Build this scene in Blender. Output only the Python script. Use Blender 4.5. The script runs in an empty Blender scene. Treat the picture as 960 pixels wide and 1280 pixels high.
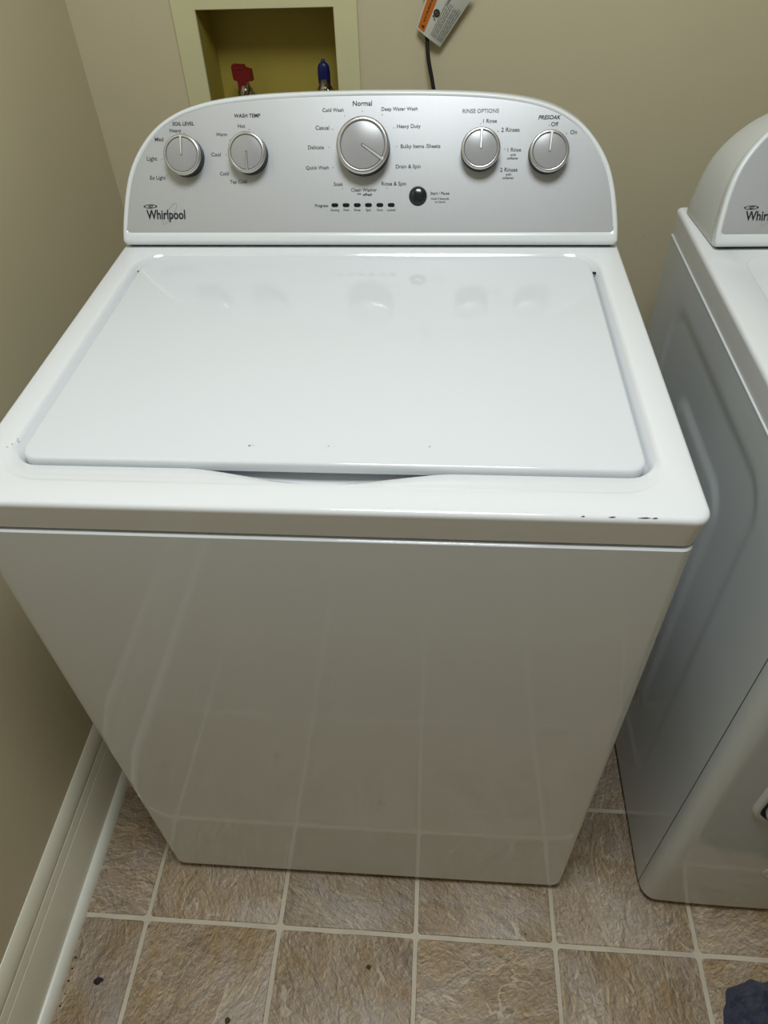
import bpy, bmesh, math, random
from mathutils import Vector, Matrix
from mathutils import noise as mnoise
random.seed(4)
SC = bpy.context.scene
COL = SC.collection
R = math.radians

# ------------------------------------------------------------------ camera, world, exposure
CAM = Vector((0.10825, -0.45727, 1.38539))
cr = Vector((0.99716762, 0.06840756, -0.03125921))
cu = Vector((-0.02619244, 0.70545279, 0.70827277))
cf = Vector((-0.07050311, 0.70544792, -0.70524644))
cam_data = bpy.data.cameras.new('camera')
cam = bpy.data.objects.new('camera', cam_data)
COL.objects.link(cam)
m = Matrix((cr, cu, -cf)).transposed().to_4x4()
m.translation = CAM
cam.matrix_world = m
cam_data.sensor_fit = 'VERTICAL'
cam_data.sensor_height = 36.0
cam_data.lens = 910.51 / 1280.0 * 36.0
cam_data.clip_start = 0.02
SC.camera = cam
SC.view_settings.view_transform = 'Standard'
SC.view_settings.look = 'None'
SC.view_settings.gamma = 1.0
SC.view_settings.use_curve_mapping = False
SC.view_settings.exposure = 0.0

world = bpy.data.worlds.new('world')
SC.world = world
world.use_nodes = True
bg = world.node_tree.nodes['Background']
bg.inputs[0].default_value = (0.9, 0.95, 1.0, 1)
bg.inputs[1].default_value = 0.05

LAMP_XY = (0.11, -0.18)
LAMP_POWER = 18.0
ld = bpy.data.lights.new('ceiling_lamp_glow', 'AREA')
ld.shape = 'DISK'
ld.size = 0.60
ld.energy = LAMP_POWER
ld.color = (0.895, 0.965, 1.0)
lo = bpy.data.objects.new('ceiling_lamp_glow', ld)
lo.location = (LAMP_XY[0], LAMP_XY[1], 2.335)
COL.objects.link(lo)

# ------------------------------------------------------------------ helpers
def lin(r, g, b):
    f = lambda c: ((c / 255.0) / 12.92) if c <= 10 else (((c / 255.0) + 0.055) / 1.055) ** 2.4
    return (f(r), f(g), f(b), 1.0)


class NT:
    """tiny node-tree writer"""
    def __init__(self, name):
        self.m = bpy.data.materials.new(name)
        self.m.use_nodes = True
        self.t = self.m.node_tree
        self.b = self.t.nodes['Principled BSDF']

    def n(self, typ, **kw):
        nd = self.t.nodes.new(typ)
        for k, v in kw.items():
            setattr(nd, k, v)
        return nd

    def l(self, a, b):
        self.t.links.new(a, b)

    def set(self, **kw):
        for k, v in kw.items():
            self.b.inputs[k.replace('_', ' ')].default_value = v
        return self

    def coord(self, kind='Object'):
        return self.n('ShaderNodeTexCoord').outputs[kind]

    def noise(self, vec, scale, detail=4, rough=0.55, dist=0.0):
        nd = self.n('ShaderNodeTexNoise')
        nd.inputs['Scale'].default_value = scale
        nd.inputs['Detail'].default_value = detail
        nd.inputs['Roughness'].default_value = rough
        nd.inputs['Distortion'].default_value = dist
        self.l(vec, nd.inputs['Vector'])
        return nd.outputs['Fac']

    def ramp(self, fac, stops):
        nd = self.n('ShaderNodeValToRGB')
        e = nd.color_ramp.elements
        e[0].position, e[0].color = stops[0]
        e[1].position, e[1].color = stops[-1]
        for p, c in stops[1:-1]:
            x = e.new(p)
            x.color = c
        self.l(fac, nd.inputs[0])
        return nd.outputs[0]

    def mix(self, fac, a, b, mode='MIX'):
        nd = self.n('ShaderNodeMix', data_type='RGBA', blend_type=mode)
        for s, v in ((0, fac), (6, a), (7, b)):
            if hasattr(v, 'is_linked') or hasattr(v, 'links'):
                self.l(v, nd.inputs[s])
            else:
                nd.inputs[s].default_value = v
        return nd.outputs[2]

    def bump(self, h, strength=0.2, dist=0.001, normal=None):
        nd = self.n('ShaderNodeBump')
        nd.inputs['Strength'].default_value = strength
        nd.inputs['Distance'].default_value = dist
        self.l(h, nd.inputs['Height'])
        if normal is not None:
            self.l(normal, nd.inputs['Normal'])
        return nd.outputs['Normal']


def simple(name, col, rough=0.5, metal=0.0, bump_scale=0, bump_s=0.05, bump_d=0.0005, var=0.04, var_scale=6.0, coat=0.0):
    n = NT(name)
    co = n.coord()
    f = n.noise(co, var_scale, 3)
    a = tuple(c * (1 - var) for c in col[:3]) + (1,)
    b = tuple(min(1, c * (1 + var)) for c in col[:3]) + (1,)
    n.l(n.ramp(f, [(0.3, a), (0.7, b)]), n.b.inputs['Base Color'])
    n.set(Roughness=rough, Metallic=metal)
    if coat:
        n.b.inputs['Coat Weight'].default_value = coat
        n.b.inputs['Coat Roughness'].default_value = 0.04
    if bump_scale:
        n.l(n.bump(n.noise(co, bump_scale, 2), bump_s, bump_d), n.b.inputs['Normal'])
    return n.m


def wall_paint(name, c1, c2):
    n = NT(name)
    co = n.coord()
    big = n.noise(co, 1.7, 4, 0.6)
    col = n.ramp(big, [(0.3, c1), (0.72, c2)])
    # faint scuffs
    mp = n.n('ShaderNodeMapping')
    mp.inputs['Scale'].default_value = (3, 3, 0.8)
    n.l(co, mp.inputs['Vector'])
    sc = n.noise(mp.outputs[0], 9, 6, 0.7, 1.5)
    sm = n.ramp(sc, [(0.66, (0, 0, 0, 1)), (0.74, (0.25, 0.25, 0.25, 1))])
    col = n.mix(sm, col, (c1[0] * .7, c1[1] * .7, c1[2] * .7, 1))
    n.l(col, n.b.inputs['Base Color'])
    n.set(Roughness=0.45)
    n.l(n.bump(n.noise(co, 420, 2), 0.10, 0.0006), n.b.inputs['Normal'])
    return n.m


M = {}
M['wall'] = wall_paint('beige_wall_paint', lin(203, 192, 162), lin(208, 197, 166))
M['niche_paint'] = simple('yellowed_box_paint', lin(212, 206, 164), 0.55, var=0.05, bump_scale=300, bump_s=.08)
M['niche_inside'] = simple('yellowed_inner_paint', lin(160, 143, 60), 0.6, var=0.08, bump_scale=200, bump_s=.08)
M['ceiling'] = simple('white_ceiling_paint', (0.78, 0.78, 0.76, 1), 0.8, bump_scale=260, bump_s=.2)
M['trim'] = simple('white_gloss_trim_paint', lin(240, 239, 228), 0.25, var=0.03, bump_scale=60, bump_s=.05)


def enamel(name, col, rough, wob, specks=True):
    n = NT(name)
    co = n.coord()
    base = n.ramp(n.noise(co, 2.2, 3), [(0.3, tuple(c * .985 for c in col[:3]) + (1,)), (0.7, col)])
    if specks:
        v = n.n('ShaderNodeTexVoronoi', feature='F1')
        v.inputs['Scale'].default_value = 26
        n.l(co, v.inputs['Vector'])
        s = n.ramp(v.outputs['Distance'], [(0.018, (1, 1, 1, 1)), (0.034, (0, 0, 0, 1))])
        g = n.ramp(n.noise(co, 9, 2), [(0.60, (0, 0, 0, 1)), (0.66, (1, 1, 1, 1))])
        k = n.mix(1.0, s, g, 'MULTIPLY')
        k2 = n.mix(1.0, k, (0.45, 0.45, 0.45, 1), 'MULTIPLY')
        base = n.mix(k2, base, (0.28, 0.27, 0.25, 1))
    n.l(base, n.b.inputs['Base Color'])
    n.set(Roughness=rough)
    n.l(n.bump(n.noise(co, 520, 2), wob, 0.00006), n.b.inputs['Normal'])
    return n.m


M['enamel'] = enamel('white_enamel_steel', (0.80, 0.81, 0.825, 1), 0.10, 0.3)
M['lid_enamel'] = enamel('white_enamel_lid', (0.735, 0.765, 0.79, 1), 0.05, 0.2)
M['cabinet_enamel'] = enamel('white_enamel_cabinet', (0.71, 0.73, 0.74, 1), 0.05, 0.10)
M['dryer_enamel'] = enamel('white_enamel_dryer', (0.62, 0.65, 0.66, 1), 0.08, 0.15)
M['plastic'] = simple('white_console_plastic', (0.76, 0.785, 0.79, 1), 0.22, var=.01)
M['housing'] = simple('pale_grey_console_housing', (0.56, 0.565, 0.54, 1), 0.35, var=.015)
M['dark_gap'] = simple('black_rubber_and_gap_shade', (0.008, 0.011, 0.012, 1), 0.6)  # rubber of the feet, and painted shade in the gaps between parts
M['knob_side'] = simple('black_knob_skirt', (0.006, 0.007, 0.007, 1), 0.5)
M['knob_ring'] = simple('satin_metal_ring', (0.62, 0.61, 0.60, 1), 0.22, 0.85, var=.02)
M['knob_face'] = simple('grey_knob_face', (0.36, 0.355, 0.36, 1), 0.25, 0.15, var=.02)
M['groove'] = simple('dark_grey_groove', (0.13, 0.13, 0.13, 1), 0.4)
M['pointer'] = simple('pale_pointer', (0.70, 0.69, 0.68, 1), 0.25, 0.5)
M['pointer_dim'] = simple('grey_pointer', (0.45, 0.45, 0.45, 1), 0.3, 0.4)
M['button'] = simple('slate_button', (0.016, 0.020, 0.023, 1), 0.15, var=.05)
M['light_lens'] = simple('black_indicator_lens', (0.004, 0.005, 0.005, 1), 0.5)
M['light_lens'].node_tree.nodes['Principled BSDF'].inputs['Specular IOR Level'].default_value = 0.15
M['ink'] = simple('dark_grey_ink', (0.030, 0.030, 0.033, 1), 0.7)
M['ink_mid'] = simple('grey_ink', (0.075, 0.075, 0.08, 1), 0.7)
M['ink_faded'] = simple('faded_grey_ink', (0.27, 0.27, 0.28, 1), 0.7)
for k_ in ('ink', 'ink_mid', 'ink_faded'):
    M[k_].node_tree.nodes['Principled BSDF'].inputs['Specular IOR Level'].default_value = 0.1
M['ink_gold'] = simple('pale_gold_ink', (0.34, 0.30, 0.22, 1), 0.4)
M['chrome'] = simple('dark_chrome', (0.36, 0.33, 0.28, 1), 0.16, 1.0)  # even metal in a dark warm tone
M['red_plastic'] = simple('red_valve_handle', (0.15, 0.003, 0.005, 1), 0.4)
M['blue_plastic'] = simple('blue_valve_handle', (0.006, 0.008, 0.085, 1), 0.35)
M['hose'] = simple('black_rubber_hose', (0.03, 0.03, 0.03, 1), 0.6)
M['cord'] = simple('black_cord', (0.006, 0.005, 0.005, 1), 0.5)
M['tag_paper'] = simple('off_white_tag', (0.56, 0.56, 0.49, 1), 0.5, var=.04)
M['tag_orange'] = simple('orange_tag_band', (0.52, 0.135, 0.006, 1), 0.5, var=.10)
M['tag_ink'] = simple('black_tag_ink', (0.03, 0.02, 0.012, 1), 0.6)
M['tag_ink_grey'] = simple('grey_tag_ink', (0.26, 0.25, 0.23, 1), 0.6)
M['tie'] = simple('grey_tie', (0.28, 0.27, 0.25, 1), 0.5)
M['grout'] = simple('pale_grout', lin(204, 193, 174), 0.6, var=.10, var_scale=14, bump_scale=200, bump_s=.3)
M['lamp_glass'] = None


def silver_panel():
    n = NT('silver_control_panel')
    co = n.coord()
    mp = n.n('ShaderNodeMapping')
    mp.inputs['Scale'].default_value = (900, 30, 30)
    n.l(co, mp.inputs['Vector'])
    f = n.noise(mp.outputs[0], 1.0, 2)
    n.l(n.ramp(f, [(0.2, (0.505, 0.51, 0.52, 1)), (0.8, (0.525, 0.53, 0.54, 1))]), n.b.inputs['Base Color'])
    n.set(Roughness=0.42, Metallic=0.35)
    return n.m


M['panel'] = silver_panel()


def slate():
    n = NT('slate_look_vinyl_tile')
    co = n.coord()
    oi = n.n('ShaderNodeObjectInfo')
    # every tile samples another place and turns the print another way
    rot = n.n('ShaderNodeVectorRotate', rotation_type='Z_AXIS')
    n.l(co, rot.inputs['Vector'])
    ang = n.n('ShaderNodeMath', operation='MULTIPLY')
    ang.inputs[1].default_value = 6.28
    n.l(oi.outputs['Random'], ang.inputs[0])
    n.l(ang.outputs[0], rot.inputs['Angle'])
    off = n.n('ShaderNodeVectorMath', operation='MULTIPLY_ADD')
    n.l(oi.outputs['Random'], off.inputs[0])
    off.inputs[1].default_value = (37, 91, 13)
    n.l(rot.outputs[0], off.inputs[2])
    st = n.n('ShaderNodeMapping')
    st.inputs['Scale'].default_value = (1.0, 1.55, 1.0)
    n.l(off.outputs[0], st.inputs['Vector'])
    v = st.outputs[0]
    big = n.noise(v, 6.5, 6, 0.62, 0.9)
    med = n.noise(v, 24, 7, 0.68, 1.2)
    fine = n.noise(v, 110, 4, 0.7)
    c = n.ramp(big, [(0.30, lin(128, 108, 85)), (0.46, lin(158, 138, 114)), (0.60, lin(176, 158, 136)), (0.76, lin(194, 179, 158))])
    c = n.mix(n.ramp(med, [(0.40, (0, 0, 0, 1)), (0.60, (.85, .85, .85, 1))]), c, lin(172, 151, 124))
    dk = n.ramp(fine, [(0.36, (.55, .55, .55, 1)), (0.52, (0, 0, 0, 1))])
    c = n.mix(dk, c, lin(118, 101, 82))
    # patches of greyer and more ochre stone
    hue = n.noise(v, 11, 3, 0.5, 0.5)
    c = n.mix(n.ramp(hue, [(0.45, (0, 0, 0, 1)), (0.62, (.55, .55, .55, 1))]), c, lin(164, 150, 138))
    c = n.mix(n.ramp(hue, [(0.34, (.55, .55, .55, 1)), (0.46, (0, 0, 0, 1))]), c, lin(150, 126, 92))
    # printed relief: one side of every little ridge paler, the other darker
    sh = n.n('ShaderNodeVectorMath', operation='ADD')
    n.l(v, sh.inputs[0])
    sh.inputs[1].default_value = (0.0016, 0.0026, 0)
    for sc_, k_, dt in ((16, 2.1, 7), (70, 1.0, 3)):
        na = n.noise(v, sc_, dt, 0.62, 1.6)
        nb = n.noise(sh.outputs[0], sc_, dt, 0.62, 1.6)
        df = n.n('ShaderNodeMath', operation='SUBTRACT')
        n.l(na, df.inputs[0])
        n.l(nb, df.inputs[1])
        ml = n.n('ShaderNodeMath', operation='MULTIPLY_ADD')
        n.l(df.outputs[0], ml.inputs[0])
        ml.inputs[1].default_value = k_
        ml.inputs[2].default_value = 0.5
        c = n.mix(0.85, c, ml.outputs[0], 'OVERLAY')
    # cleft lines: pale crest beside a dark foot, along warped ridges
    wv = n.n('ShaderNodeTexNoise', noise_dimensions='3D')
    wv.inputs['Scale'].default_value = 9
    wv.inputs['Detail'].default_value = 5
    wv.inputs['Distortion'].default_value = 0.6
    n.l(v, wv.inputs['Vector'])
    d1 = n.n('ShaderNodeMath', operation='SUBTRACT')
    d1.inputs[1].default_value = 0.5
    n.l(wv.outputs['Fac'], d1.inputs[0])
    crest = n.ramp(d1.outputs[0], [(0.0, (0, 0, 0, 1)), (0.012, (1, 1, 1, 1)), (0.035, (0, 0, 0, 1))])
    ab = n.n('ShaderNodeMath', operation='ABSOLUTE')
    n.l(d1.outputs[0], ab.inputs[0])
    gate = n.ramp(n.noise(v, 14, 3), [(0.50, (0, 0, 0, 1)), (0.60, (1, 1, 1, 1))])
    cm = n.mix(1.0, crest, gate, 'MULTIPLY')
    cm = n.mix(1.0, cm, (.55, .55, .55, 1), 'MULTIPLY')
    c = n.mix(cm, c, lin(224, 211, 190))
    foot = n.ramp(ab.outputs[0], [(0.0, (.45, .45, .45, 1)), (0.010, (0, 0, 0, 1))])
    c = n.mix(foot, c, lin(96, 84, 72))
    # each tile a little lighter, darker or redder
    tint = n.n('ShaderNodeHueSaturation')
    r2 = n.n('ShaderNodeMapRange')
    n.l(oi.outputs['Random'], r2.inputs[0])
    r2.inputs[3].default_value = 0.84
    r2.inputs[4].default_value = 1.10
    n.l(r2.outputs[0], tint.inputs['Value'])
    tint.inputs['Saturation'].default_value = 1.08
    n.l(c, tint.inputs['Color'])
    n.l(tint.outputs[0], n.b.inputs['Base Color'])
    n.set(Roughness=0.42)
    b1 = n.bump(med, 0.5, 0.0016)
    b2 = n.bump(wv.outputs['Fac'], 0.45, 0.006, b1)
    b3 = n.bump(fine, 0.35, 0.0006, b2)
    n.l(b3, n.b.inputs['Normal'])
    return n.m


M['slate'] = slate()


def terry():
    n = NT('navy_terry_cloth')
    co = n.coord()
    f = n.noise(co, 60, 5, 0.7)
    n.l(n.ramp(f, [(0.3, lin(24, 31, 58)), (0.55, lin(44, 52, 86)), (0.78, lin(72, 78, 114))]), n.b.inputs['Base Color'])
    n.set(Roughness=0.95)
    n.b.inputs['Sheen Weight'].default_value = 0.25
    n.l(n.bump(n.noise(co, 420, 4, .75), 1.0, 0.004), n.b.inputs['Normal'])
    return n.m


M['terry'] = terry()


def emitter(name, col, s):
    mt = bpy.data.materials.new(name)
    mt.use_nodes = True
    b = mt.node_tree.nodes['Principled BSDF']
    b.inputs['Base Color'].default_value = (.9, .9, .9, 1)
    b.inputs['Emission Color'].default_value = col
    b.inputs['Emission Strength'].default_value = s
    return mt


M['lamp_glass'] = emitter('lit_lamp_diffuser', (0.895, 0.965, 1, 1), 1.25)

# ---------- mesh helpers
def link(name, verts, faces, mat, parent=None, smooth=True, angle=40):
    me = bpy.data.meshes.new(name)
    me.from_pydata([tuple(v) for v in verts], [], faces)
    bm = bmesh.new()
    bm.from_mesh(me)
    bmesh.ops.recalc_face_normals(bm, faces=bm.faces)
    for f in bm.faces:
        f.smooth = smooth
    if smooth:
        lim = R(angle)
        for e in bm.edges:
            if len(e.link_faces) == 2 and e.calc_face_angle(0) > lim:
                e.smooth = False
    bm.to_mesh(me)
    bm.free()
    me.materials.append(mat)
    o = bpy.data.objects.new(name, me)
    COL.objects.link(o)
    if parent is not None:
        o.parent = parent
    return o


class MB:
    def __init__(self):
        self.v, self.f = [], []

    def add(self, verts, faces):
        b = len(self.v)
        self.v += [Vector(p) for p in verts]
        self.f += [[b + i for i in fc] for fc in faces]
        return self

    def box(self, x0, x1, y0, y1, z0, z1):
        return self.add([(x0, y0, z0), (x1, y0, z0), (x1, y1, z0), (x0, y1, z0), (x0, y0, z1), (x1, y0, z1), (x1, y1, z1), (x0, y1, z1)],
                        [(0, 3, 2, 1), (4, 5, 6, 7), (0, 1, 5, 4), (1, 2, 6, 5), (2, 3, 7, 6), (3, 0, 4, 7)])

    def rings(self, rings, cap0=False, cap1=False, closed=True):
        b = len(self.v)
        n = len(rings[0])
        for r in rings:
            self.v += [Vector(p) for p in r]
        for k in range(len(rings) - 1):
            for i in range(n if closed else n - 1):
                j = (i + 1) % n
                self.f.append([b + k * n + i, b + k * n + j, b + (k + 1) * n + j, b + (k + 1) * n + i])
        if cap0:
            self.f.append([b + i for i in range(n)][::-1])
        if cap1:
            self.f.append([b + (len(rings) - 1) * n + i for i in range(n)])
        return self

    def lathe(self, prof, origin, axis, seg=32):
        """prof: list of (radius, distance along axis)"""
        ax = Vector(axis).normalized()
        t = Vector((1, 0, 0)) if abs(ax.x) < .9 else Vector((0, 1, 0))
        a = ax.cross(t).normalized()
        b2 = ax.cross(a)
        rs = []
        for r, h in prof:
            rs.append([Vector(origin) + ax * h + (a * math.cos(2 * math.pi * i / seg) + b2 * math.sin(2 * math.pi * i / seg)) * max(r, 1e-5) for i in range(seg)])
        return self.rings(rs, True, True)

    def build(self, name, mat, parent=None, smooth=True, angle=40):
        return link(name, self.v, self.f, mat, parent, smooth, angle)


def rrect(x0, x1, y0, y1, r, nc=8, nx=24, ny=18):
    """rounded rectangle in xy, counter-clockwise from the front-left corner's end; fixed point count"""
    if not isinstance(r, (tuple, list)):
        r = (r, r, r, r)
    pts = []
    cs = [(x1 - r[1], y0 + r[1], -90, r[1]), (x1 - r[2], y1 - r[2], 0, r[2]), (x0 + r[3], y1 - r[3], 90, r[3]), (x0 + r[0], y0 + r[0], 180, r[0])]
    st = (x0 + r[0], y0)
    cur = st
    ns = [nx, ny, nx, ny]
    for k, (cx, cy, a0, rr) in enumerate(cs):
        s = (cx + rr * math.cos(R(a0)), cy + rr * math.sin(R(a0)))
        for i in range(ns[k]):
            t = i / ns[k]
            pts.append((cur[0] + (s[0] - cur[0]) * t, cur[1] + (s[1] - cur[1]) * t))
        for i in range(nc):
            a = R(a0 + 90 * i / nc)
            pts.append((cx + rr * math.cos(a), cy + rr * math.sin(a)))
        a = R(a0 + 90)
        cur = (cx + rr * math.cos(a), cy + rr * math.sin(a))
    return pts


def ring3(pts, z):
    return [(p[0], p[1], z) for p in pts]


def tube(mb, path, rad, seg=10):
    pts = [Vector(p) for p in path]
    rs = []
    prev = None
    for i, p in enumerate(pts):
        d = (pts[min(i + 1, len(pts) - 1)] - pts[max(i - 1, 0)]).normalized()
        if prev is None:
            t = Vector((0, 0, 1)) if abs(d.z) < .9 else Vector((1, 0, 0))
            a = d.cross(t).normalized()
        else:
            a = (prev - d * prev.dot(d)).normalized()
        prev = a
        b = d.cross(a)
        rr = rad[i] if isinstance(rad, (list, tuple)) else rad
        rs.append([p + (a * math.cos(2 * math.pi * k / seg) + b * math.sin(2 * math.pi * k / seg)) * rr for k in range(seg)])
    mb.rings(rs, True, True)
    return mb


def spline(ctrl, n=10):
    c = [Vector(p) for p in ctrl]
    c = [c[0] * 2 - c[1]] + c + [c[-1] * 2 - c[-2]]
    out = []
    for i in range(1, len(c) - 2):
        for k in range(n):
            t = k / n
            p0, p1, p2, p3 = c[i - 1], c[i], c[i + 1], c[i + 2]
            out.append(0.5 * ((2 * p1) + (p2 - p0) * t + (2 * p0 - 5 * p1 + 4 * p2 - p3) * t * t + (3 * p1 - p0 - 3 * p2 + p3) * t ** 3))
    out.append(c[-2])
    return out


def empty(name, loc, label, cat, group=None):
    o = bpy.data.objects.new(name, None)
    o.location = loc
    o.empty_display_size = 0.05
    COL.objects.link(o)
    o['label'] = label
    o['category'] = cat
    if group:
        o['group'] = group
    return o


def tag(o, label, cat, group=None):
    o['label'] = label
    o['category'] = cat
    if group:
        o['group'] = group
    return o


def struct(o):
    o['kind'] = 'structure'
    return o


# ---------- lettering: font outlines turned into flat meshes and laid on a surface through a mapping (u, v, lift) -> point
_font_cache = {}


def glyphs(text, bold=0.0, shear=0.0):
    key = (text, bold, shear)
    if key in _font_cache:
        return _font_cache[key]
    cu_ = bpy.data.curves.new('lettering_source', 'FONT')
    cu_.body = text
    cu_.size = 1.0
    cu_.resolution_u = 3
    cu_.offset = bold
    cu_.shear = shear
    cu_.fill_mode = 'FRONT'
    ob = bpy.data.objects.new('lettering_source', cu_)
    COL.objects.link(ob)
    bpy.context.view_layer.update()
    dg = bpy.context.evaluated_depsgraph_get()
    ev = ob.evaluated_get(dg)
    me = ev.to_mesh()
    vs = [(v.co.x, v.co.y) for v in me.vertices]
    fs = [list(p.vertices) for p in me.polygons]
    ev.to_mesh_clear()
    bpy.data.objects.remove(ob)
    bpy.data.curves.remove(cu_)
    _font_cache[key] = (vs, fs)
    return vs, fs


def print_text(mb, text, u, v, width, mapf, lift=0.0004, bold=0.0, shear=0.0, rot=0.0, ysc=1.0, cap=None):
    vs, fs = glyphs(text, bold, shear)
    if not vs:
        return
    x0 = min(a for a, b in vs)
    x1 = max(a for a, b in vs)
    s = width / (x1 - x0)
    capc = 0.36
    sy = s * ysc if cap is None else cap / 0.72
    c, sn = math.cos(rot), math.sin(rot)
    out = []
    for a, b in vs:
        px, py = (a - (x0 + x1) / 2) * s, (b - capc) * sy
        out.append(mapf(u + px * c - py * sn, v + px * sn + py * c, lift))
    mb.add(out, fs)


def print_poly(mb, pts, mapf, lift=0.0004):
    mb.add([mapf(a, b, lift) for a, b in pts], [list(range(len(pts)))])


def print_ring(mb, u, v, a, b, w, ang, mapf, a0=0, a1=360, n=40, lift=0.0004):
    c, s = math.cos(ang), math.sin(ang)
    o1, o2 = [], []
    for i in range(n + 1):
        t = R(a0 + (a1 - a0) * i / n)
        for k, off in ((o1, w / 2), (o2, -w / 2)):
            x, y = (a + off) * math.cos(t), (b + off) * math.sin(t)
            k.append(mapf(u + x * c - y * s, v + x * s + y * c, lift))
    mb.rings([o1, o2], closed=False)


# ================================================================== THE ROOM
WL, WB, WR, WF, CH = -0.51, 0.92, 1.95, -2.05, 2.44

# floor: a grout bed with single tiles on it
fl = struct(MB().box(WL - .1, WR + .1, WF - .1, WB + .1, -0.06, -0.0012).build('floor', M['grout'], smooth=False))
GX, GY, TP, GR = 0.0934, -0.089, 0.2338, 0.0072


def tile_mesh(x0, x1, y0, y1, seed):
    cx, cy = (x0 + x1) / 2, (y0 + y1) / 2
    rng = random.Random(seed)
    base = rrect(x0 - cx, x1 - cx, y0 - cy, y1 - cy, 0.006, 3, 5, 5)
    ox, oy = rng.random() * 50, rng.random() * 50

    def wob(p, k):
        d = Vector((p[0], p[1])).normalized()
        w = mnoise.noise(Vector((p[0] * 45 + ox, p[1] * 45 + oy, 0))) * 0.0011
        return (p[0] + d.x * (w - k), p[1] + d.y * (w - k))
    mb = MB()
    mb.rings([ring3([wob(p, 0) for p in base], -0.0014), ring3([wob(p, 0.0004) for p in base], -0.0004), ring3([wob(p, 0.0018) for p in base], 0.0)], False, True)
    o = mb.build('tile', M['slate'], fl, True, 60)
    o.location = (cx, cy, 0)
    return o


ti = 0
for i in range(-3, 9):
    for j in range(-9, 5):
        x0, x1 = GX + i * TP + GR / 2, GX + (i + 1) * TP - GR / 2
        y0, y1 = GY + j * TP + GR / 2, GY + (j + 1) * TP - GR / 2
        x0, x1, y0, y1 = max(x0, WL), min(x1, WR), max(y0, WF), min(y1, WB)
        if x1 - x0 < .02 or y1 - y0 < .02:
            continue
        ti += 1
        tile_mesh(x0, x1, y0, y1, ti)

# walls
struct(MB().box(WL - .1, WL, WF - .1, WB + .16, -0.06, CH).build('wall_left', M['wall'], smooth=False))
struct(MB().box(WR, WR + .1, WF - .1, WB + .16, -0.06, CH).build('wall_right', M['wall'], smooth=False))
struct(MB().box(WL, WR, WF - .1, WF, -0.06, CH).build('wall_front', M['wall'], smooth=False))
struct(MB().box(WL - .1, WR + .1, WF - .1, WB + .16, CH, CH + .08).build('ceiling', M['ceiling'], smooth=False))
# back wall with the square hole for the valve box
NX0, NX1, NZ0, NZ1, ND = -0.298, -0.0745, 0.955, 1.1407, 0.072
wb = MB()
wb.box(WL, NX0, WB, WB + .16, -0.06, CH)
wb.box(NX1, WR, WB, WB + .16, -0.06, CH)
wb.box(NX0, NX1, WB, WB + .16, -0.06, NZ0)
wb.box(NX0, NX1, WB, WB + .16, NZ1, CH)
struct(wb.build('wall_back', M['wall'], smooth=False))

# baseboard: profile (distance from wall, height)
prof = [(0, 0), (.0125, 0), (.0125, .1175), (.0120, .1190), (.0098, .1195), (.0098, .1208), (.0118, .1215), (.0112, .1270), (.0092, .1385), (.0082, .1398),
        (.0058, .1405), (.0058, .1425), (.0084, .1435), (.0100, .1465), (.0102, .1520), (.0092, .1610), (.0066, .1700), (.0036, .1765), (.0012, .1795), (0, .180)]


def baseboard(name, p0, p1, nrm, mat):
    """extrudes the moulding from p0 to p1; nrm points into the room"""
    r = [[(p[0] + nrm[0] * d, p[1] + nrm[1] * d, h) for d, h in prof] for p in (p0, p1)]
    return struct(MB().rings(r, True, True).build(name, mat, None, True, 25))


def quarter(name, p0, p1, nrm):
    q = [(0.0125, 0.0)] + [(0.0125 + .0135 * math.cos(R(a)), .021 * math.sin(R(a))) for a in range(0, 91, 9)]
    r = [[(p[0] + nrm[0] * d, p[1] + nrm[1] * d, h) for d, h in q] for p in (p0, p1)]
    return struct(MB().rings(r, True, True).build(name, M['trim'], None, True, 60))


M['base_paint'] = simple('white_baseboard_paint', lin(236, 232, 214), 0.22, var=.03, bump_scale=50, bump_s=.04)
baseboard('baseboard_left', (WL, WF), (WL, WB), (1, 0), M['base_paint'])
baseboard('baseboard_back', (WL + .013, WB), (WR - .013, WB), (0, -1), M['base_paint'])
baseboard('baseboard_right', (WR, WF), (WR, WB), (-1, 0), M['base_paint'])
quarter('trim_1', (WL, WF), (WL, WB - .027), (1, 0))
quarter('trim_2', (WL + .027, WB), (WR - .027, WB), (0, -1))

# ceiling lamp
cl = empty('ceiling_light', (LAMP_XY[0], LAMP_XY[1], CH), 'round white flush ceiling lamp above the appliances', 'lamp')
MB().lathe([(.33, 0), (.33, -.02), (.32, -.03), (.30, -.03)], (0, 0, 0), (0, 0, 1), 40).build('lamp_base', M['plastic'], cl)
MB().lathe([(.30, -.03), (.298, -.05), (.27, -.072), (.18, -.088), (.07, -.095), (.0, -.096)], (0, 0, 0), (0, 0, 1), 40).build('diffuser', M['lamp_glass'], cl)

# ================================================================== VALVE BOX IN THE BACK WALL
vb = empty('valve_box', ((NX0 + NX1) / 2, WB, NZ0), 'yellowed washer outlet box recessed in back wall behind the washer', 'outlet box')
off = Vector(vb.location)


def loc(mb, o=off):
    mb.v = [v - o for v in mb.v]
    return mb


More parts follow.
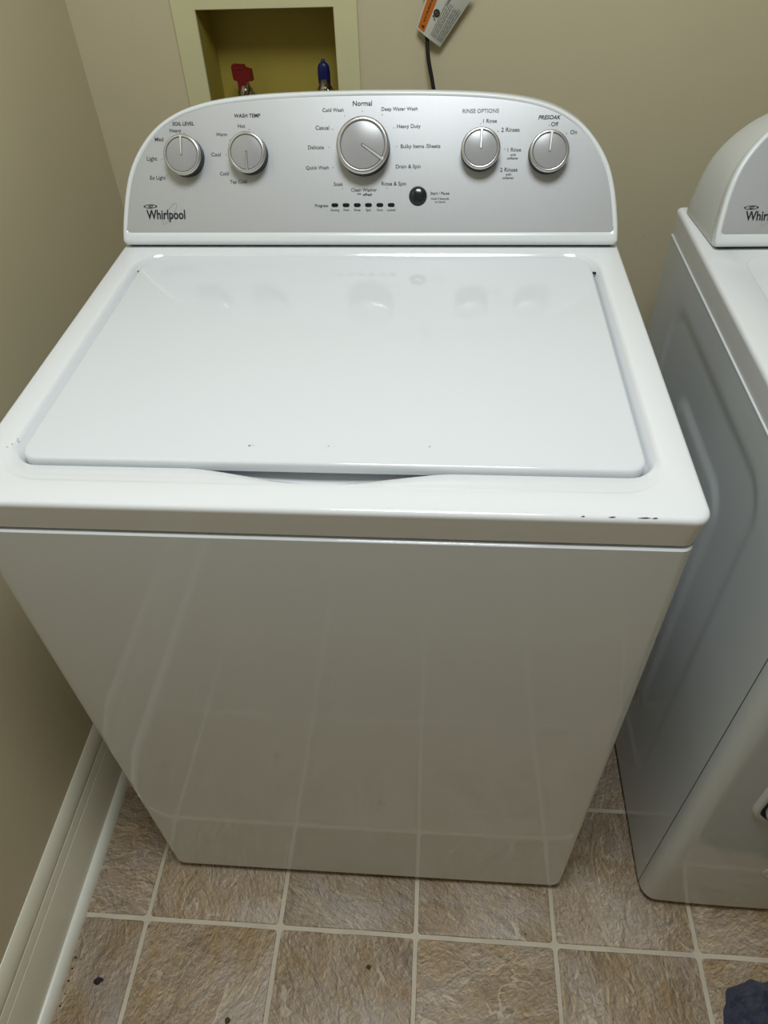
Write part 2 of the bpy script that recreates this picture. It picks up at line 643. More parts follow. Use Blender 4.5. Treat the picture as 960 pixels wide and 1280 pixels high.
f = MB()
OX0, OX1, OZ0, OZ1 = -0.337, -0.0362, 0.915, 1.182
e = 0.0065
outer = [(OX0, OZ0), (OX1, OZ0), (OX1, OZ1), (OX0, OZ1)]
inner = [(NX0, NZ0), (NX1, NZ0), (NX1, NZ1), (NX0, NZ1)]
ins = lambda q, d: [(q[0][0] + d, q[0][1] + d), (q[1][0] - d, q[1][1] + d), (q[2][0] - d, q[2][1] - d), (q[3][0] + d, q[3][1] - d)]
P = lambda q, y: [(a, y, b) for a, b in q]
f.rings([P(outer, WB), P(outer, WB - e + .001), P(ins(outer, .001), WB - e), P(ins(inner, -.001), WB - e), P(inner, WB - e + .001), P(inner, WB + .003)])
loc(f).build('frame', M['niche_paint'], vb, False)
g = MB()
g.rings([P(inner, WB + .001), P(ins(inner, .004), WB + ND), ], False, True)
g.rings([P(ins(inner, -.0005), WB + .0005), P(ins(inner, -.0005), WB + ND + .004)], False, True)
loc(g).build('box_shell', M['niche_inside'], vb, False)


def valve(x, z, mat, label, kind):
    y = WB + .022
    v = empty('water_valve', (x, y, z - .05), label, 'valve', )
    o = Vector(v.location)
    b = MB()
    b.lathe([(.007, -.055), (.007, -.035), (.011, -.033), (.011, -.020), (.013, -.018), (.0135, .002), (.011, .006), (.0085, .012), (.0085, .018)], (x, y, z), (0, 0, 1), 20)
    b.lathe([(.009, 0), (.009, .012), (.012, .014), (.012, .022), (.009, .024), (.009, .032)], (x + .004, y, z - .004), (.35, -.85, -.1), 18)
    loc(b, o).build('valve_body', M['chrome'], v)
    n_ = MB()
    n_.lathe([(.0105, 0), (.0125, .002), (.0125, .012), (.0105, .014)], (x + .011, y - .020, z - .006), (.35, -.85, -.1), 6)
    loc(n_, o).build('hose_nut', M['chrome'], v, True, 20)
    h = MB()
    if kind == 'lever':
        th = [(-.017, .020), (-.018, .036), (-.017, .042), (.003, .041), (.004, .037), (.015, .034), (.0165, .018), (.006, .017), (.004, .004), (-.010, .002), (-.011, .018)]
        for s, yy in ((0, 0),):
            r0 = [(x + a, y - .006, z + c) for a, c in th]
            r1 = [(x + a * .96 + .001, y + .006, z + c) for a, c in th]
            r2 = [(x + a * .90, y - .0085, z + c * .98 + .0005) for a, c in th]
            h.rings([r2, r0, r1], True, True)
        h.box(x - .014, x + .002, y - .0098, y - .007, z + .0365, z + .0385)
    else:
        rs = []
        for zz, a, c in ((.004, .0092, .006), (.012, .0105, .007), (.028, .0108, .0075), (.037, .0095, .0066), (.041, .006, .005), (.0415, .0036, .003), (.0455, .0034, .003), (.0465, .002, .002)):
            rs.append([(x + a * math.cos(2 * math.pi * k / 18), y + c * math.sin(2 * math.pi * k / 18), z + zz) for k in range(18)])
        h.rings(rs, True, True)
    loc(h, o).build('valve_handle', mat, v, True, 50)
    return v


valve(-.2415, 1.0155, M['red_plastic'], 'hot water valve with red lever handle in the wall box', 'lever')
valve(-.1015, 1.0165, M['blue_plastic'], 'cold water valve with blue handle in the wall box', 'knob')

# ================================================================== CONSOLE GEOMETRY shared by both machines
TILT = R(29)
PO = Vector((0, 0.543, 0.979))
EV = Vector((0, math.sin(TILT), math.cos(TILT)))
EN = Vector((0, -math.cos(TILT), math.sin(TILT)))
H = 0.9286


def cmap(u, v, lift=0.0):
    return PO + Vector((u, 0, 0)) + EV * v + EN * lift


def half_outline(n=34):
    """console outline on the panel plane, measured from the left foot over the top: list of (u, v)"""
    c = [(.3455, -.052), (.3445, -.030), (.3400, .0), (.3345, .025), (.3265, .048), (.3140, .070), (.2960, .0915), (.2740, .1085), (.2440, .1225), (.2040, .1320), (.150, .1378), (.080, .1408), (0, .1418)]
    s = spline([(a, b, 0) for a, b in c], 5)
    return [(p.x, p.y) for p in s]


HO = half_outline()
OUT = [(-a, b) for a, b in HO] + [(a, b) for a, b in HO[::-1][1:]]
VC = (0.0, -0.0)


def inset(pts, d):
    """offset an open outline towards its inside"""
    out = []
    n = len(pts)
    for i in range(n):
        a = Vector(pts[max(i - 1, 0)])
        b = Vector(pts[min(i + 1, n - 1)])
        t = (b - a).normalized()
        nrm = Vector((t.y, -t.x))
        out.append((pts[i][0] + nrm.x * d, pts[i][1] + nrm.y * d))
    return out


def closed_outline(d, vb_, nb=18, rc=0.006):
    """outline inset by d, closed by a straight foot at v = vb_ with small rounded corners"""
    o = [p for p in inset(OUT, d) if p[1] > vb_ + rc]
    # keep constant count: resample by index from fixed parameterisation
    pts = inset(OUT, d)
    res = []
    for p in pts:
        res.append([p[0], max(p[1], vb_ + rc)])
    l, r = res[0], res[-1]
    foot = []
    for i in range(5):
        a = R(0 + 90 * (i + 1) / 5)
        foot.append((r[0] - rc + rc * math.cos(a), vb_ + rc - rc * math.sin(a)))
    x0, x1 = r[0] - rc, l[0] + rc
    for i in range(1, nb):
        foot.append((x0 + (x1 - x0) * i / nb, vb_))
    for i in range(5):
        a = R(90 + 90 * i / 5)
        foot.append((l[0] + rc + rc * math.cos(a), vb_ + rc - rc * math.sin(a)))
    return [tuple(p) for p in res] + foot


def build_console(root, o, flare=.0):
    """o: world offset of the washer frame for this machine; parts hang on root"""
    base = Vector(root.location)
    mp = lambda u, v, l=0.0: cmap(u, v, l) + o - base
    VB = -0.0505
    # white bezel frame
    b = MB()
    R_ = lambda d, vb_, l, rc=.006: [mp(u, v, l) for u, v in closed_outline(d, vb_, rc=rc)]
    b.rings([R_(.0012, VB + .0008, -.0172), R_(.0008, VB + .0004, -.010), R_(.0, VB, -.004), R_(.0006, VB + .0006, -.001), R_(.0022, VB + .0022, .0010), R_(.0042, VB + .006, .0016),
             R_(.0058, VB + .012, .0010), R_(.0066, VB + .0156, .0003), R_(.0071, VB + .0162, -.0003)])
    b.build('console_bezel', M['plastic'], root, True, 50)
    # silver panel
    p = MB()
    p.rings([R_(.0064, VB + .0156, -.0030, .004), R_(.0066, VB + .0158, -.0001, .004), R_(.0080, VB + .0175, .0, .004)], False, True)
    pan = p.build('control_panel', M['panel'], root, True, 50)
    # dark seam then the grey housing that runs back
    s = MB()
    s.rings([R_(.0024, VB + .0016, -.0165), R_(.0024, VB + .0016, -.0190)])
    s.build('console_seam', M['groove'], root)
    h = MB()
    zdeck = H + .0008
    outl = closed_outline(.0012, VB)
    rings = []
    for t, sh_ in ((0, 0), (.12, 0), (.25, 0), (.4, 0), (.55, 0), (.7, 0), (.84, 0), (.92, .08), (.97, .35), (1, 1)):
        ring = []
        for u, v in outl:
            f0 = cmap(u, v, -.018)
            f0.z = max(f0.z, zdeck)
            # back outline: same width, standing at y=.652
            zt = H + (f0.z - H) * 0.985
            back = Vector((u * (1.0 + flare / .3455), 0.655, zt))
            q = f0.lerp(back, t)
            sag = math.sin(t * math.pi) * .003 * max(0, min(1, (f0.z - H) / .16))
            q.z += sag
            # round the rear edge
            q.x *= 1 - .012 * sh_
            q.z = max(H + (q.z - H) * (1 - .022 * sh_), zdeck)
            ring.append(q + o - base)
        rings.append(ring)
    h.rings(rings, False, True)
    h.build('console_housing', M['housing'], root, True, 40)
    # black strip puts the shade into the gap under the bezel
    d = MB()
    d.box(-.338 + o.x - base.x, .338 + o.x - base.x, .5270 + o.y - base.y, .566 + o.y - base.y, H + .0003 + o.z - base.z, H + .010 + o.z - base.z)
    d.build('console_gap_shade', M['dark_gap'], root, False)
    return pan, mp


def build_dial(root, mp, u, v, r, ang, hgt=.0205, dim=False):
    """round control dial; ang = pointer direction in degrees from +u"""
    org = mp(u, v, 0)
    ax = EN
    k = MB()
    k.lathe([(r * .99, .0), (r * 1.0, .002), (r * .985, .010), (r * .97, hgt - .004)], org, ax, 48)
    dial = k.build('dial', M['knob_side'], root)
    rg = MB()
    rg.lathe([(r * .965, hgt - .0045), (r * 1.0, hgt - .0035), (r * 1.005, hgt - .002), (r * .975, hgt - .0002), (r * .915, hgt + .0006), (r * .860, hgt + .0003), (r * .850, hgt - .001)], org, ax, 48)
    rg.build('dial_ring', M['knob_ring'], dial)
    gv = MB()
    gv.lathe([(r * .87, hgt - .003), (r * .87, hgt - .0008), (r * .79, hgt - .0008)], org, ax, 48)
    gv.build('dial_groove', M['groove'], dial)
    # gently domed face
    fc = MB()
    pr = [(r * .815, hgt - .0012)]
    R0 = r * .815
    for i in range(0, 9):
        q = 1 - i / 8
        pr.append((R0 * q * .995, hgt - .0002 + .0016 * (1 - (q) ** 2) * (r / .03)))
    fc.lathe(pr, org, ax, 48)
    fc.build('dial_face', M['knob_face'], dial)
    # pointer: wedge from the centre out to the ring, dark border then pale bar
    c, s = math.cos(R(ang)), math.sin(R(ang))

    def bar(w0, w1, l0, l1, z0, z1, mat, name, par):
        prs = []
        for zz, k_ in ((z0, 1.0), (z1, .8)):
            rr = []
            nn = 5
            for j in range(nn + 1):
                t = j / nn
                w = (w0 + (w1 - w0) * t) * k_
                x = l0 + (l1 - l0) * t
                dome = .0016 * (1 - min(1, x / R0) ** 2) * (r / .03)
                rr.append((x, w, zz + dome))
            for j in range(nn, -1, -1):
                t = j / nn
                w = -(w0 + (w1 - w0) * t) * k_
                x = l0 + (l1 - l0) * t
                dome = .0016 * (1 - min(1, x / R0) ** 2) * (r / .03)
                rr.append((x, w, zz + dome))
            prs.append([mp(u + x * c - w * s, v + x * s + w * c, hh) for x, w, hh in rr])
        mbb = MB().rings(prs, True, True)
        return mbb.build(name, mat, par, True, 30)
    bar(r * .062, r * .088, -r * .05, r * .86, hgt - .0008, hgt + .0001, M['groove'], 'pointer_border', dial)
    bar(r * .030, r * .060, r * .0, r * .93, hgt - .0004, hgt + .0010, M['pointer_dim'] if dim else M['pointer'], 'pointer', dial)
    return dial


def logo(root, mp, u, v, w):
    """printed maker's mark: word, small oval badge above its start, thin slanted ring behind"""
    t = MB()
    print_text(t, 'Whirlpool', u, v, w, mp, bold=.022, cap=.0122, lift=.0005)
    t.build('logo_lettering', M['ink'], root, False)
    g2 = MB()
    print_ring(g2, u + .0055, v + .0008, .0172, .0042, .00055, R(52), mp, 0, 360, 48, lift=.0004)
    g2.build('logo_swoosh', M['ink_gold'], root, False)
    b2 = MB()
    print_ring(b2, u - .0215, v + .0103, .0088, .0022, .0008, R(2), mp, 0, 360, 36)
    for x in (-.0085, .0085):
        print_poly(b2, [(u - .0215 + x + .0014 * math.cos(R(a)), v + .0103 + .0010 * math.sin(R(a))) for a in range(0, 360, 45)], mp)
    print_ring(b2, u - .0215, v + .0103, .0032, .0010, .0005, R(0), mp, 20, 330, 20)
    print_ring(b2, u - .0200, v + .0103, .0032, .0010, .0005, R(20), mp, 20, 330, 20)
    b2.build('logo_badge', M['ink'], root, False)


def cabinet_rings(x0, x1, y0, y1, z0, z1, rc, bulge, o, nz=14, top_r=.003):
    rs = []
    zz = [z0 + .0005] + [z0 + .003 + (z1 - .004 - z0) * i / nz for i in range(nz + 1)]
    lv = [(z0 + .0001 * q_, .002 - .0002 * q_) for q_ in (0, 5)] + [(z0 + .0015, .0), (z0 + .004, .0), (z0 + .008, .0), (z0 + .012, 0)] + [(z, 0) for z in zz[1:] if z > z0 + .013] + [(z1 - .0018, .0002), (z1 - .0006, .0012), (z1, .0030), (z1, .012)]
    for z, ins_ in lv:
        pts = rrect(x0 + ins_, x1 - ins_, y0 + ins_, y1 - ins_, max(rc - ins_, .002), 6, 24, 8)
        rr = []
        rf = .011
        xi = rf - math.sqrt(max(0, rf * rf - (rf - min(z - z0, rf)) ** 2))
        for x, y in pts:
            hw = (x1 - x0) / 2
            x = (x - (x0 + x1) / 2) * (hw - xi) / hw + (x0 + x1) / 2
            tx = (x - (x0 + x1) / 2) / ((x1 - x0) / 2)
            tz = (z - (z0 + z1) / 2) / ((z1 - z0) / 2)
            k = max(0, 1 - abs(y - y0) / .05)
            yy = y - bulge * k * (1 - tx * tx) * (1 - tz * tz)
            rr.append((x - o[0], yy - o[1], z - o[2]))
        rs.append(rr)
    return rs


# ================================================================== WASHER
ws = empty('washing_machine', (0, .33, 0), 'white top-load washing machine with five-dial console, centre of the room', 'washing machine')
WO = Vector(ws.location)
SK = H - .0358
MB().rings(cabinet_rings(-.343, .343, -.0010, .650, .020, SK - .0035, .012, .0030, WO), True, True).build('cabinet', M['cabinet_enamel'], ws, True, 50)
MB().rings([[(x - WO.x, y - WO.y, z) for x, y in rrect(-.336, .336, .006, .644, .01, 4, 4, 4)] for z in (SK - .0060, SK + .003)], True, True).build('skirt_gap_shade', M['dark_gap'], ws)  # black fill standing in for shade below the top panel's skirt

# top panel: concentric loops, with a scooped finger recess in the front ledge


def scoop(x):
    t = (x + .004) / .128
    if abs(t) >= 1:
        return 0.0
    k = 1 - abs(t)
    return (k * k * (3 - 2 * k)) ** .8 if k < 1 else 1.0


DX, DY = .3492, .0
deck = []
top = []


def dk(x0, x1, y0, y1, r, z, sc=0.0, scz=0.0, y_lim=None):
    pts = rrect(x0, x1, y0, y1, r, 8, 64, 12)
    out = []
    for i, (x, y) in enumerate(pts):
        zz = z
        yy = y
        front = i < 64 + 1 and y < (y0 + .002)
        if sc and front:
            s = scoop(x)
            yy -= sc * s
            zz -= scz * s
        out.append((x - WO.x, yy - WO.y, H + zz - WO.z))
    return out


L = [
    dk(-.330, .330, .020, .640, .010, -.034),
    dk(-.3425, .3425, .0022, .6500, .012, -.0358),
    dk(-.3434, .3434, .0012, .6505, .013, -.0348),
    dk(-.3437, .3437, .0010, .6506, .013, -.0335),
    dk(-.3484, .3484, -.0004, .6518, .015, -.0100),
    dk(-.3488, .3488, -.0006, .6520, .015, -.0080),
    dk(-.3492, .3492, -.0010, .6525, .016, -.0050),
    dk(-.3484, .3484, -.0002, .6520, .016, -.0024),
    dk(-.3468, .3468, .0016, .6505, .016, -.0007),
    dk(-.3445, .3445, .0042, .6480, .016, .0),
    dk(-.3235, .3235, .0300, .5140, .050, .0),
    dk(-.3225, .3225, .0310, .5130, .049, -.0003),
    dk(-.3200, .3200, .0330, .5110, .047, -.0013),
    dk(-.3180, .3180, .0360, .5090, .044, -.0018),
    dk(-.3160, .3160, .0585, .5070, (.030, .030, .041, .041), -.0062, .0180, .0),
    dk(-.3150, .3150, .0600, .5055, (.029, .029, .040, .040), -.0074, .0180, .0006),
    dk(-.3125, .3125, .0615, .5025, (.027, .027, .038, .038), -.0115, .0170, .0030),
    dk(-.3105, .3105, .0630, .5000, (.025, .025, .036, .036), -.0150, .0140, .0050),
    dk(-.3090, .3090, .0680, .4985, .024, -.0190, .0080, .0060),
    dk(-.2900, .2900, .0900, .4800, .020, -.0260),
]
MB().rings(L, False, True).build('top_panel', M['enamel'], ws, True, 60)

# lid: slab with a rounded rolled edge and a very slight crown


def lidring(x0, x1, y0, y1, r, z, crown=0.0):
    pts = rrect(x0, x1, y0, y1, r, 8, 32, 16)
    return [(x - WO.x, y - WO.y, H + z) for x, y in pts]


lx, ly0, ly1 = .3050, .0625, .4970
LR = (.018, .018, .030, .030)


def ls(i, z):
    r = tuple(max(q - i, .004) for q in LR)
    return lidring(-lx + i, lx - i, ly0 + i, ly1 - i, r, z)


lid = MB().rings([ls(.006, -.0135), ls(.0015, -.0130), ls(.0004, -.0115), ls(0, -.0095), ls(.0, -.0028), ls(.0005, -.0014), ls(.0014, -.0005), ls(.0030, .0), ls(.0042, .0), ls(.0090, .0)], True, True)
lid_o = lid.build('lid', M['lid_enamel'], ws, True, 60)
for s in (-1, 1):
    hb = MB().lathe([(.0012, -.006), (.0018, -.005), (.0018, .005), (.0012, .006)], (s * .3060 - WO.x, .466 - WO.y, H - .0085), (1, 0, 0), 12)
    hb.build('lid_hinge', M['dark_gap'], ws)

for x in (-.30, .30):
    for y in (.05, .60):
        MB().lathe([(.020, 0), (.022, .003), (.022, .010), (.009, .012), (.009, .026)], (x - WO.x, y - WO.y, 0), (0, 0, 1), 16).build('leveling_foot', M['dark_gap'], ws)

pan, MP = build_console(ws, Vector((0, 0, 0)), .0025)
build_dial(ws, MP, -.2453, .0622, .0256, 90)
build_dial(ws, MP, -.1566, .0645, .0256, -90, dim=True)
build_dial(ws, MP, -.0001, .0712, .0350, -33, .0235)
build_dial(ws, MP, .1548, .0668, .0256, 89)
build_dial(ws, MP, .2438, .0628, .0256, 86)

# start / pause button
sb = MB()
sb.lathe([(.0122, -.0002), (.0122, .0008), (.0116, .0010)], MP(.0732, .0118, 0), EN, 32)
sbo = sb.build('start_button', M['ink'], ws)
sb = MB()
sb.lathe([(.0113, .0004), (.0113, .0022), (.0106, .0034), (.0085, .0043), (.0055, .0049), (.002, .0052), (0, .0052)], MP(.0732, .0118, 0), EN, 32)
sb.build('button_cap', M['button'], sbo)

for k, u in enumerate((-.0409, -.0254, -.0099, .0055, .0212, .0368)):
    pts = []
    for cx, a0 in ((.0024, -90), (-.0024, 90)):
        for i in range(7):
            a = R(a0 + 180 * i / 6)
            pts.append((u + cx + .0024 * math.cos(a), .0006 + .0024 * math.sin(a)))
    MB().rings([[MP(a, b, l) for a, b in pts] for l in (-.0003, .0006)], True, True).build('indicator_light', M['light_lens'], ws, False)

# printed lettering, one part per control


def lettering(items, mat, bold=.0, marks=(), name='dial_lettering', **kw):
    for it in items:
        t = MB()
        w_, u, v, w = it[:4]
        print_text(t, w_, u, v, w, MP, bold=bold, **kw)
        t.build(name, mat, ws, False)
    if marks:
        t = MB()
        for (u, v, r) in marks:
            print_poly(t, [(u + r * math.cos(R(a)), v + r * math.sin(R(a))) for a in range(0, 360, 60)], MP)
        t.build('dial_marks', mat, ws, False)['kind'] = 'stuff'


lettering([('SOIL LEVEL', -.2470, .1040, .0300)], M['ink'], .016)
lettering([('Heavy', -.2585, .0958, .0160), ('Med', -.2820, .0852, .0120), ('Light', -.2941, .0612, .0145), ('Ex Light', -.2876, .0369, .0222)], M['ink_mid'], .008,
          [(-.2466, .0925, .0006), (-.2720, .0810, .0006), (-.2800, .0600, .0006), (-.2745, .0390, .0006)])
lettering([('WASH TEMP', -.1584, .1129, .0360)], M['ink'], .016)
lettering([('Hot', -.1667, .1004, .0099), ('Warm', -.1948, .0903, .0155), ('Cool', -.2039, .0656, .0130), ('Cold', -.1936, .0414, .0122), ('Tap Cold', -.1745, .0312, .0236)], M['ink_mid'], .008,
          [(-.1562, .0960, .0006), (-.1840, .0830, .0006), (-.1900, .0650, .0006)])
lettering([('Normal', -.0026, .1260, .0256)], M['ink'], .010)
ring = [(-.0026, .1165), (-.026, .1110), (.0240, .1120), (.0395, .0960), (-.0430, .0950), (.0435, .0735), (-.0480, .0730), (.0430, .0500), (-.0430, .0480), (-.030, .0215), (.031, .0215)]
lettering([('Cold Wash', -.0419, .1184, .0284), ('Casual', -.0566, .0973, .0184), ('Delicate', -.0657, .0734, .0215), ('Quick Wash', -.0643, .0482, .0315), ('Soak', -.0357, .0274, .0128),
           ('Clean Washer', -.0006, .0200, .0355), ('Deep Water Wash', .0468, .1188, .0480), ('Heavy Duty', .0594, .0980, .0315), ('Bulky Items /Sheets', .0754, .0737, .0530),
           ('Drain & Spin', .0594, .0489, .0335), ('Rinse & Spin', .0403, .0276, .0335)], M['ink_mid'], .008, [(a, b, .0006) for a, b in ring])
lettering([('with', -.0075, .0150, .0062)], M['ink_mid'], .01)
lettering([('affresh', .0042, .0141, .0125)], M['ink'], .018, shear=.35)
lettering([('RINSE OPTIONS', .1538, .1152, .0475)], M['ink_faded'], .014)
lettering([('1 Rinse', .1664, .1032, .0180), ('2 Rinses', .1936, .0924, .0238), ('1 Rinse', .2000, .0683, .0178), ('with', .1985, .0622, .0078), ('softener', .1985, .0580, .0150),
           ('2 Rinses', .1940, .0440, .0230), ('with', .1938, .0382, .0078), ('softener', .1938, .0340, .0150)], M['ink_mid'], .008, [(.1540, .1000, .0005), (.1775, .0905, .0006), (.1870, .0690, .0006)])
lettering([('PRESOAK', .2436, .1066, .0290)], M['ink'], .016, shear=.25)
lettering([('Off', .2509, .0985, .0094), ('On', .2760, .0888, .0085)], M['ink_mid'], .008, [(.2435, .0970, .0006), (.2670, .0870, .0006)])
lettering([('Progress', -.0594, .0002, .0180)], M['ink'], .010, name='indicator_lettering')
lettering([(s, u, -.0055, w) for s, u, w in (('Sensing', -.0409, .0118), ('Wash', -.0254, .0084), ('Rinse', -.0099, .0088), ('Spin', .0055, .0070), ('Done', .0212, .0080), ('Locked', .0368, .0112))],
          M['ink_mid'], .01, name='indicator_lettering')
lettering([('Start / Pause', .1030, .0152, .0255)], M['ink'], .008, name='button_lettering')
lettering([('Hold 3 Seconds', .1032, .0085, .0240), ('to Cancel', .1032, .0045, .0140)], M['ink_mid'], .01, name='button_lettering')
logo(ws, MP, -.2800, -.0105, .0555)

# chips in the enamel of the front edge and scuffs on the deck


def chip(pts, name='enamel_chip', mat='ink_mid'):
    MB().add([(x - WO.x, y - WO.y, z) for x, y, z in pts], [list(range(len(pts)))]).build(name, M[mat], ws, False)


for x, w in ((.262, .0035), (.2895, .0062), (.2985, .0030), (.2370, .0018)):
    chip([(x - w, .0010, H - .0006), (x, .0007, H - .0009), (x + w, .0012, H - .0005), (x + w * .3, .0018, H - .0001)])
for x, y, w in ((-.316, .0905, .0016), (-.3185, .083, .0012), (-.3215, .0780, .0010)):
    chip([(x - w, y, H + .00006), (x, y - w * .5, H + .00006), (x + w, y + w * .4, H + .00006), (x, y + w * .5, H + .00006)], 'deck_scuff', 'ink_faded')
for x, y, w in ((-.0765, .0865, .0016), (-.0725, .0872, .0008), (.0020, .0880, .0010), (.101, .0905, .0012)):
    chip([(x - w, y, H + .0011), (x, y - w * .5, H + .0011), (x + w, y + w * .4, H + .0011), (x, y + w * .5, H + .0011)], 'lid_chip', 'ink_faded')

# ================================================================== DRYER
HD, DLX = .9080, .4795
DHW = .3610
do = Vector((DLX + DHW, .036, HD - H + .001))
dr = empty('clothes_dryer', (DLX + DHW, .35, 0), 'white clothes dryer cut off by the right edge beside the washer', 'dryer')
DO = Vector(dr.location)
cx0, cx1 = .479, DLX + 2 * DHW
DF = -.0135
SKD = HD - .0395


def dring(x0, x1, y0, y1, r, z, n=(6, 16, 12)):
    return [(x - DO.x, y - DO.y, z) for x, y in rrect(x0, x1, y0, y1, r, *n)]


# side and back sheet with pressed ribs on its left side: a grid on the left side
def rib(y, z):
    """height of the pressing on the left side sheet at (y, z)"""
    def rr(y0, y1, z0, z1, r):
        dx = max(y0 + r - y, y - (y1 - r), 0)
        dz = max(z0 + r - z, z - (z1 - r), 0)
        ins2 = min(y - y0, y1 - y, z - z0, z1 - z)
        return r - math.hypot(dx, dz) if (dx > 0 or dz > 0) else max(ins2, 0)
    sm = lambda t: 0 if t <= 0 else (1 if t >= 1 else t * t * (3 - 2 * t))
    d1 = rr(.150, .600, .130, .815, .055)
    d2 = rr(.238, .485, .210, .726, .045)
    return -.0020 * sm((d1 + .002) / .014) + .0030 * sm((d2 + .002) / .014)


g = MB()
ny, nz = 90, 110
YS = [.018 + (.705 - .018) * i / ny for i in range(ny + 1)]
ZS = [.0165 + (SKD - .0165 - .004) * j / nz for j in range(nz + 1)]
vs = []
for j in range(nz + 1):
    for i in range(ny + 1):
        vs.append((cx0 - rib(YS[i], ZS[j]) - DO.x, YS[i] - DO.y, ZS[j]))
fs = []
for j in range(nz):
    for i in range(ny):
        a = j * (ny + 1) + i
        fs.append([a, a + 1, a + ny + 2, a + ny + 1])
g.add(vs, fs)
# top lip of the sheet, back and right side
yb = .705
zt = SKD - .004
lip = [(cx0, zt), (cx0 - .0005, zt + .0006), (cx0 - .0003, zt + .0016), (cx0 + .0006, zt + .0022), (cx0 + .012, zt + .0022)]
g.rings([[(x - DO.x, y - DO.y, z) for y in (.018, yb)] for x, z in lip], closed=False)
g.add([(cx0 - DO.x, yb - DO.y, .0165), (cx1 - DO.x, yb - DO.y, .0165), (cx1 - DO.x, yb - DO.y, zt), (cx0 - DO.x, yb - DO.y, zt)], [[0, 1, 2, 3]])
g.add([(cx1 - DO.x, yb - DO.y, .0165), (cx1 - DO.x, .018 - DO.y, .0165), (cx1 - DO.x, .018 - DO.y, zt), (cx1 - DO.x, yb - DO.y, zt)], [[0, 1, 2, 3]])
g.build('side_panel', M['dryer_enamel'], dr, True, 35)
# front panel: wraps both front corners
fp = []
for z, i_ in ((.0155, .003), (.018, .0005), (.022, 0), (.2, 0), (.5, 0), (.8, 0), (zt - .003, 0), (zt, .001), (zt + .001, .004)):
    row = []
    r = .026
    row += [(cx0 + i_, .0165)]
    for k in range(9):
        a = R(180 + 90 * k / 8)
        row.append((cx0 + r + (r - i_) * math.cos(a), DF + r + (r - i_) * math.sin(a)))
    for k in range(1, 20):
        t = k / 20
        row.append((cx0 + r + (cx1 - cx0 - 2 * r) * t, DF + i_ - .0045 * (1 - (2 * t - 1) ** 4)))
    for k in range(9):
        a = R(270 + 90 * k / 8)
        row.append((cx1 - r + (r - i_) * math.cos(a), DF + r + (r - i_) * math.sin(a)))
    row += [(cx1 - i_, .0165)]
    fp.append([(x - DO.x, y - DO.y, z) for x, y in row])
b = MB()
b.rings(fp, closed=False)
b.f.append(list(range(len(fp[0])))[::-1])
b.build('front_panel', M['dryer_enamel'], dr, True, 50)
MB().rings([dring(cx0 + .006, cx1 - .006, DF + .008, .684, .02, z) for z in (.012, .0160)], True, True).build('base_gap_shade', M['dark_gap'], dr)  # black slab carrying the shade of the gap above the floor
MB().rings([dring(cx0 + .004, cx1 - .004, DF + .006, .684, .02, z) for z in (.02, SKD + .003)], True, True).build('inner_frame', M['dark_gap'], dr)
for x in (cx0 + .05, cx1 - .05):
    for y in (.05, .62):
        MB().lathe([(.018, 0), (.02, .003), (.02, .008), (.009, .010), (.009, .016)], (x - DO.x, y - DO.y, 0), (0, 0, 1), 16).build('leveling_foot', M['dark_gap'], dr)
# top panel with a pressed field
tx0, tx1, ty0, ty1 = DLX, DLX + 2 * DHW, DF - .004, .7120
Q = lambda i, z, r=.016: dring(tx0 + i, tx1 - i, ty0 + i, ty1 - i, (r, r, .006, .006), HD + z, (8, 24, 16))
FR = lambda i, z, r=.05: dring(tx0 + .049 + i, tx1 - .049 - i, .050 + i, .553 - i, r - i, HD + z, (8, 24, 16))
MB().rings([Q(.02, -.038), Q(.0022, -.0405), Q(.0014, -.0398), Q(.0013, -.0385), Q(.0004, -.0110), Q(.0003, -.009), Q(.0, -.0062), Q(.0012, -.0028), Q(.0034, -.0007), Q(.0065, 0), FR(0, 0), FR(.0008, -.0004), FR(.0026, -.0012), FR(.004, -.0013), FR(.06, -.0010, .07)], False, True).build('top_panel', M['enamel'], dr, True, 60)

dpan, DMP = build_console(dr, do, .0100)
logo(dr, DMP, -.2805, -.0105, .0555)
build_dial(dr, DMP, -.0001, .0680, .0350, 90, .020)
build_dial(dr, DMP, .2440, .0595, .0256, 90)
build_dial(dr, DMP, .1548, .0630, .0256, 90)

# door; a black strip stands in for the shade in the gap round it
dx0, dx1, dz0, dz1 = .5540, 1.1410, .372, .850


def dr_ring(i, y, r):
    return [(x - DO.x, y - DO.y, z) for x, z in rrect(dx0 + i, dx1 - i, dz0 + i, dz1 - i, max(r - i, .004), 8, 16, 16)]


FY = DF - .0045
MB().rings([dr_ring(-.010, FY + .0035, .036), dr_ring(-.0075, FY - .0012, .036), dr_ring(-.0040, FY - .0036, .036), dr_ring(-.0008, FY - .0030, .036), dr_ring(.0, FY + .001, .036)]).build('door_surround', M['dryer_enamel'], dr, True, 60)
MB().rings([dr_ring(-.0003, FY + .001, .036), dr_ring(-.0003, FY - .0012, .036), dr_ring(.0085, FY - .0012, .036)], False, True).build('door_gap_shade', M['dark_gap'], dr)  # black backing paints the shade of the door gap
door = MB().rings([dr_ring(.0062, FY - .001, .036), dr_ring(.0055, FY - .0060, .036), dr_ring(.0068, FY - .0095, .036), dr_ring(.0100, FY - .0112, .036), dr_ring(.05, FY - .0135, .060), dr_ring(.12, FY - .0150, .14)], False, True).build('door', M['dryer_enamel'], dr, True, 60)
hm = MB()
hx, hz = (dx0 + dx1) / 2, dz1 - .05
hm.rings([[(x - DO.x, y - DO.y, z) for x, z in rrect(hx - .09 + i, hx + .09 - i, hz - .018 + i, hz + .018 - i, .017 - i * .8, 6, 8, 4)] for i, y in ((0, FY - .0125), (.0005, FY - .020), (.006, FY - .026))], False, True)
hm.build('door_handle', M['plastic'], door)
